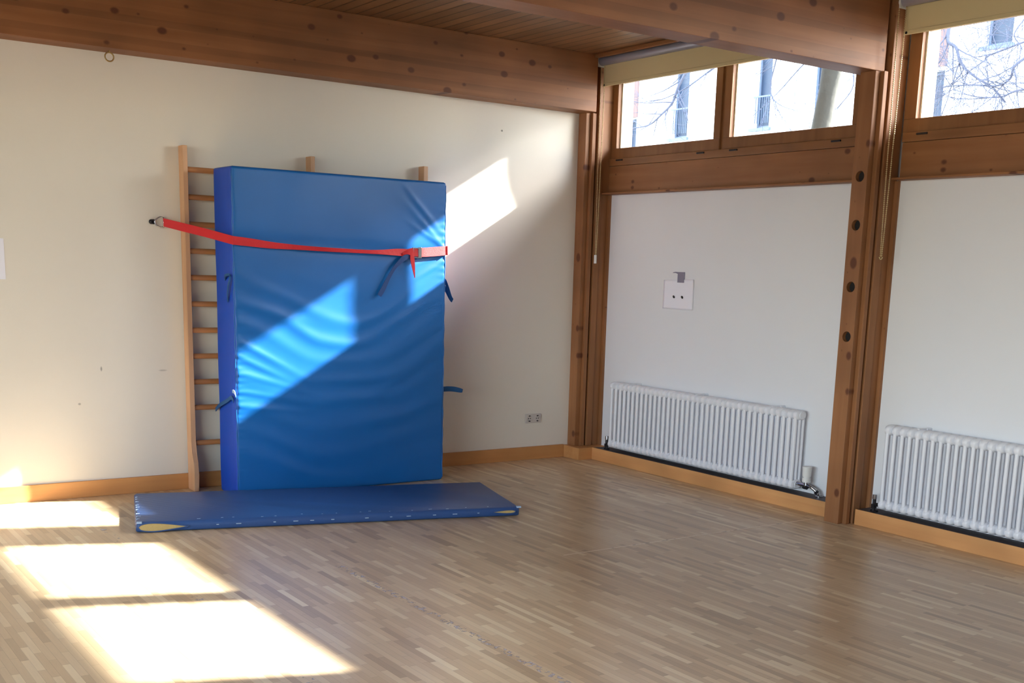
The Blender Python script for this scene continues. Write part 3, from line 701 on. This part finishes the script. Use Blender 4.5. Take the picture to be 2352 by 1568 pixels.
tube(bm, [(-3.742, -.035, 1.868), (-3.742, -.037, 1.802)], .004, 8)
obj('strap_ring', bm, M['chrome'], st, smooth=True)
bm = B(); cyl(bm, (-3.815, -.0015, 1.836), (-3.815, -.012, 1.836), .016, seg=14); ring(bm, (-3.806, -.018, 1.836), .013, .004); 
obj('wall_hook', bm, M['darkmetal'], st, smooth=True)

# ------------------------------------------------------------------ thin mat on the floor
TL, TD, TH = 2.40, 0.90, 0.062
th_ang = math.atan2(-1.855+1.20, -2.02+4.335)
to = thing('floor_mat', (-4.335, -1.20, 0), 'flat worn dark blue mat lying on the parquet in front of the upright mat', 'gym mat')
to.rotation_euler.z = th_ang
def tdisp(x, y, z):
    d = Vector((0, 0, 0))
    if z > TH*.7: d.z = .004*noise.noise(Vector((x*2.5, y*2.5, 0))) - .002
    if y < .01: d.y = -.006*math.sin(math.pi*max(0, min(1, z/TH)))-.004*noise.noise(Vector((x*3, 0, 5)))
    if x < .02 and z > .03: d.x = .004*math.sin(y*90)
    return d
def tobj(name, bm, mt, **k):
    bmesh.ops.recalc_face_normals(bm, faces=bm.faces); me = bpy.data.meshes.new(name); bm.to_mesh(me); bm.free()
    for p in me.polygons: p.use_smooth = k.get('smooth', False)
    me.materials.append(mt); ob = bpy.data.objects.new(name, me); sc.collection.objects.link(ob); ob.parent = to; return ob
bm = rounded_block(TL, TD, TH, 160, 60, 8, .014, tdisp)
# inner top surface grid instead of the flat cap keeps its gentle waves at the rim only
tobj('vinyl_cover', bm, M['vinyl_old'], smooth=True)
def almond(x0, x1, zt, zb, y, flip=False):
    bm = B(); n = 24; up, lo = [], []
    for i in range(n+1):
        t = i/n; s = t if not flip else 1-t
        h = (math.sin(math.pi*min(1, s*1.0)**.55))*.5
        h = max(h, 0.0); zc = (zt+zb)/2+(.001 if flip else -.002)*s
        up.append((x0+(x1-x0)*t, y, zc+h*(zt-zb))); lo.append((x0+(x1-x0)*t, y, zc-h*(zt-zb)))
    a = [bm.verts.new(p) for p in up]; b_ = [bm.verts.new(p) for p in lo]; a2 = [bm.verts.new((p[0], p[1]+.012, p[2])) for p in up]; b2 = [bm.verts.new((p[0], p[1]+.012, p[2])) for p in lo]
    for i in range(n):
        for q in ((a[i], a[i+1], b_[i+1], b_[i]), (a2[i], a2[i+1], a[i+1], a[i]), (b_[i], b_[i+1], b2[i+1], b2[i]), (a2[i], b2[i], b2[i+1], a2[i+1])):
            try: bm.faces.new(q)
            except ValueError: pass
    bmesh.ops.remove_doubles(bm, verts=bm.verts, dist=1e-6)
    return bm, up, lo
for (x0, x1, zt, zb, fl) in ((.012, .30, .057, .008, False), (TL-.20, TL-.03, .044, .022, True)):
    bm, up, lo = almond(x0, x1, zt, zb, -.0135, fl); f = tobj('exposed_foam', bm, M['foam']); f['label'] = 'yellowish foam showing in the split seam'
    bm = B(); tube(bm, [(p[0], -.0145, p[2]+.002) for p in up] + [(p[0], -.0145, p[2]-.002) for p in reversed(lo[1:-1])], .0042, 6, closed=True); tobj('split_seam_edge', bm, M['vinyl_old'], smooth=True)
# stitches with their highlights painted pale: along the left end and the front top edge
random.seed(9)
bm = B()
for i in range(9):
    y = .10+i*.085+random.uniform(-.02, .02); l = random.uniform(.012, .03)
    box(bm, .004, .004+l, y, y+.006, TH-.006, TH+.0015, .0)
for x in (0.005, TL-.02): box(bm, x, x+.03, -.003, .02, TH-.008, TH+.0018)
for i in range(16):
    x = .35+i*.12+random.uniform(-.04, .04); l = random.uniform(.008, .022); y = random.uniform(.012, .05)
    box(bm, x, x+l, y, y+.006, TH-.008, TH+.0012)
for i in range(12):
    x = .45+i*.15+random.uniform(-.05, .05); l = random.uniform(.012, .03); box(bm, x, x+l, -.0125, -.008, .030, .034)
s = tobj('stitch_highlights', bm, M['pale_mark']); s['kind'] = 'stuff'; s['label'] = 'pale painted highlights on the stitches'

# ------------------------------------------------------------------ floor lines
def painted(name, x0, x1, y0, y1, mt):
    bm = B(); bm.faces.new([bm.verts.new(p) for p in ((x0, y0, .0008), (x1, y0, .0008), (x1, y1, .0008), (x0, y1, .0008))]); struct(name, bm, mt)
painted('floor_marking_1', -4.50, -4.455, -6.5, -0.3, M['line_w'])
painted('floor_marking_2', -3.64, -3.60, -7.5, -2.45, M['line_g'])
painted('floor_marking_3', -2.4, -0.28, -2.862, -2.850, M['line_t'])

# ------------------------------------------------------------------ outside
g = struct('ground', box(B(), 0.35, 60, -50, 60, -0.4, -0.3), M['ground'])
g2 = struct('ground_2', box(B(), -60, -10.85, -50, 50, -0.4, -0.3), M['ground'])
fac = thing('apartment_house', (12.5, 6, -0.3), 'white rendered house with tall narrow windows seen through the high panes', 'building')
FX = 12.0
wins = [(14.03, 14.5, 3.2, 5.16), (12.24, 12.80, 4.60, 6.75), (9.72, 10.20, 4.63, 6.75), (8.28, 8.62, 4.42, 6.75), (4.22, 4.77, 5.58, 6.9), (5.50, 5.98, 3.0, 5.3), (1.2, 1.8, 4.6, 6.8), (-1.4, -.8, 4.6, 6.8)]
ys = sorted({-14, 20} | {w_[0] for w_ in wins} | {w_[1] for w_ in wins})
bm = B()
for a, b_ in zip(ys, ys[1:]):
    mid = (a+b_)/2; hit = [w_ for w_ in wins if w_[0] < mid < w_[1]]
    if hit: box(bm, FX, FX+.3, a, b_, -.3, hit[0][2]); box(bm, FX, FX+.3, a, b_, hit[0][3], 8.8)
    else: box(bm, FX, FX+.3, a, b_, -.3, 8.8)
obj('facade', bm, M['facade'], fac)
for (a, b_, z0, z1) in wins:
    bm = B(); box(bm, FX+.14, FX+.2, a, a+.05, z0, z1); box(bm, FX+.14, FX+.2, b_-.05, b_, z0, z1); box(bm, FX+.14, FX+.2, a+.05, b_-.05, z0, z0+.06); box(bm, FX+.14, FX+.2, a+.05, b_-.05, z1-.06, z1)
    f = obj('house_window', bm, M['gframe'], fac)
    obj('pane', box(B(), FX+.17, FX+.18, a+.04, b_-.04, z0+.05, z1-.05), M['dglass'], f)
    obj('sill', box(B(), FX-.06, FX+.14, a-.06, b_+.06, z0-.06, z0), M['gframe'], f)
    if 4.5 < z0 < 5 and b_ > 5:
        bm = B(); box(bm, FX-.02, FX+.0, a, b_, z0+.62, z0+.65); [box(bm, FX-.015, FX-.003, y, y+.008, z0+.1, z0+.62) for y in [a+.04+.06*i for i in range(int((b_-a-.05)/.06))]]
        obj('railing', bm, M['gframe'], f)
obj('brick_panel', box(B(), FX-.03, FX-.001, 14.0, 14.6, 5.18, 7.2), M['brick'], fac)
p_ = obj('louvre_panel', box(B(), FX-.03, FX-.001, 5.47, 6.02, 5.36, 7.0), M['brick'], fac)

# trees: bare, with curving branches
def tree(name, base, trunk, branches, label, seed, lv=2):
    o = thing(name, base, label, 'tree')
    tp_ = catmull([p[:3] for p in trunk], 6); rad = [p.x for p in catmull([(p[3], 0, 0) for p in trunk], 6)]
    bm = B(); tube(bm, tp_, rad, 18)
    for v in bm.verts: v.co += Vector((1, 1, 0))*.012*noise.noise(v.co*5)
    obj('trunk', bm, M['bark'], o, smooth=True)
    rnd = random.Random(seed); bm = B()
    def sub(path, r, lvl):
        n = len(path); tube(bm, path, [max(.0022, r*(1-.75*i/(n-1))) for i in range(n)], 5)
        if lvl == 0: return
        for i in range(2, n-1, 2):
            d = (path[min(i+1, n-1)]-path[i-1]).normalized()
            dr = (d+Vector((rnd.uniform(-.5, .5), rnd.uniform(-1.1, 1.1), rnd.uniform(-.7, .8)))).normalized()
            L = rnd.uniform(.35, .9)*(1.0 if lvl > 1 else .6); q = [path[i].copy()]
            for k in range(7): dr = (dr+Vector((rnd.uniform(-.12, .12), rnd.uniform(-.2, .2), rnd.uniform(-.12, .16)))).normalized(); q.append(q[-1]+dr*L/7)
            sub(q, r*.42*(1-.5*i/n), lvl-1)
    for pts, r in branches: sub(catmull(pts, 6), r, lv)
    obj('branches', bm, M['twig'], o, smooth=True)
    return o
tree('bare_tree', (5.0, 2.5, -.3), [(5, 2.62, -.32, .20), (5.02, 2.35, 1.4, .16), (5, 2.0, 3.3, .07), (5, 1.9, 4.1, .06), (5.05, 1.75, 5.6, .06), (5, 1.7, 7.6, .03)],
     [([(5, 1.8, 5.1), (5.2, 2.9, 5.4), (5.1, 4.1, 4.9), (5.0, 4.633, 4.254), (5.0, 4.817, 3.953), (5.0, 5.038, 3.813), (5.0, 5.314, 3.686), (5.0, 5.807, 3.662)], .03),
      ([(5, 1.85, 4.7), (5.3, 2.8, 4.9), (5.1, 3.6, 4.55), (5.0, 4.014, 4.327), (5.0, 4.345, 4.195), (5.0, 4.603, 4.107), (5.0, 5.054, 4.016), (5.0, 5.534, 4.018)], .018),
      ([(5, 1.8, 4.9), (4.7, 2.4, 4.6), (4.9, 2.8, 4.2), (5.0, 2.94, 3.915), (5.0, 2.773, 3.74), (5.0, 2.395, 3.613)], .014),
      ([(5, 1.8, 4.6), (4.9, 1.6, 4.2), (5.0, 1.601, 3.857), (5.0, 1.776, 3.651), (5.0, 1.935, 3.554)], .012),
      ([(5, 1.9, 4.3), (5.3, 2.6, 4.3), (5.6, 3.4, 4.0), (5.6, 3.9, 3.7)], .012)],
     'bare tree whose curving thin branches cross the first window from the corner', 5)
tree('bare_tree', (6.5, -1.9, -.3), [(6.5, -1.9, -.32, .2), (6.5, -1.95, 2, .16), (6.3, -2.0, 4.2, .12), (6.2, -1.9, 6.5, .07)],
     [([(6.25, -1.97, 5.4), (5.8, -.8, 5.6), (5.2, .2, 5.0), (5.0, .339, 4.271), (5.0, .214, 4.098), (5.0, .153, 3.956), (5.0, .048, 3.846), (5.0, -.115, 3.735), (5.0, -.284, 3.642), (5.0, -.459, 3.472)], .026),
      ([(6.3, -1.98, 4.5), (5.6, -1.2, 4.3), (5.0, -.617, 3.887), (5.0, -.48, 3.709), (5.0, -.335, 3.65), (5.0, .013, 3.695), (5.0, .344, 3.706)], .020),
      ([(6.3, -2.0, 3.9), (5.6, -1.3, 3.7), (5.0, -.656, 3.583), (5.0, -.4, 3.534), (5.0, -.083, 3.565), (5.0, .201, 3.669)], .016),
      ([(6.3, -2.0, 4.3), (5.5, -1, 4.25), (5.0, -.292, 3.991), (5.0, -.145, 3.921), (5.0, .014, 3.838), (5, .25, 3.7)], .014),
      ([(6.28, -1.97, 5.0), (5.4, -1, 4.8), (5.0, -.516, 4.219), (5.0, -.569, 3.999), (5.0, -.545, 3.788)], .012)],
     'bare tree with fine hanging branches outside the window right of the drilled post', 11, 3)

tree('bare_tree', (1.78, -.5, -.3), [(1.78, -.45, -.32, .15), (1.78, -.62, 1.4, .115), (1.78, -.815, 2.87, .082), (1.78, -.885, 3.31, .085), (1.78, -.95, 4.0, .12), (1.85, -1.0, 5.2, .10), (1.9, -1.0, 6.6, .06)],  # trunk widened above the visible stretch to shade the back wall
     [([(1.85, -1.0, 5.0), (2.1, -.6, 5.3), (2.6, .1, 5.7), (3, .8, 6.3)], .03)],
     'leaning pale tree trunk close behind the glass of the second window from the corner', 21)
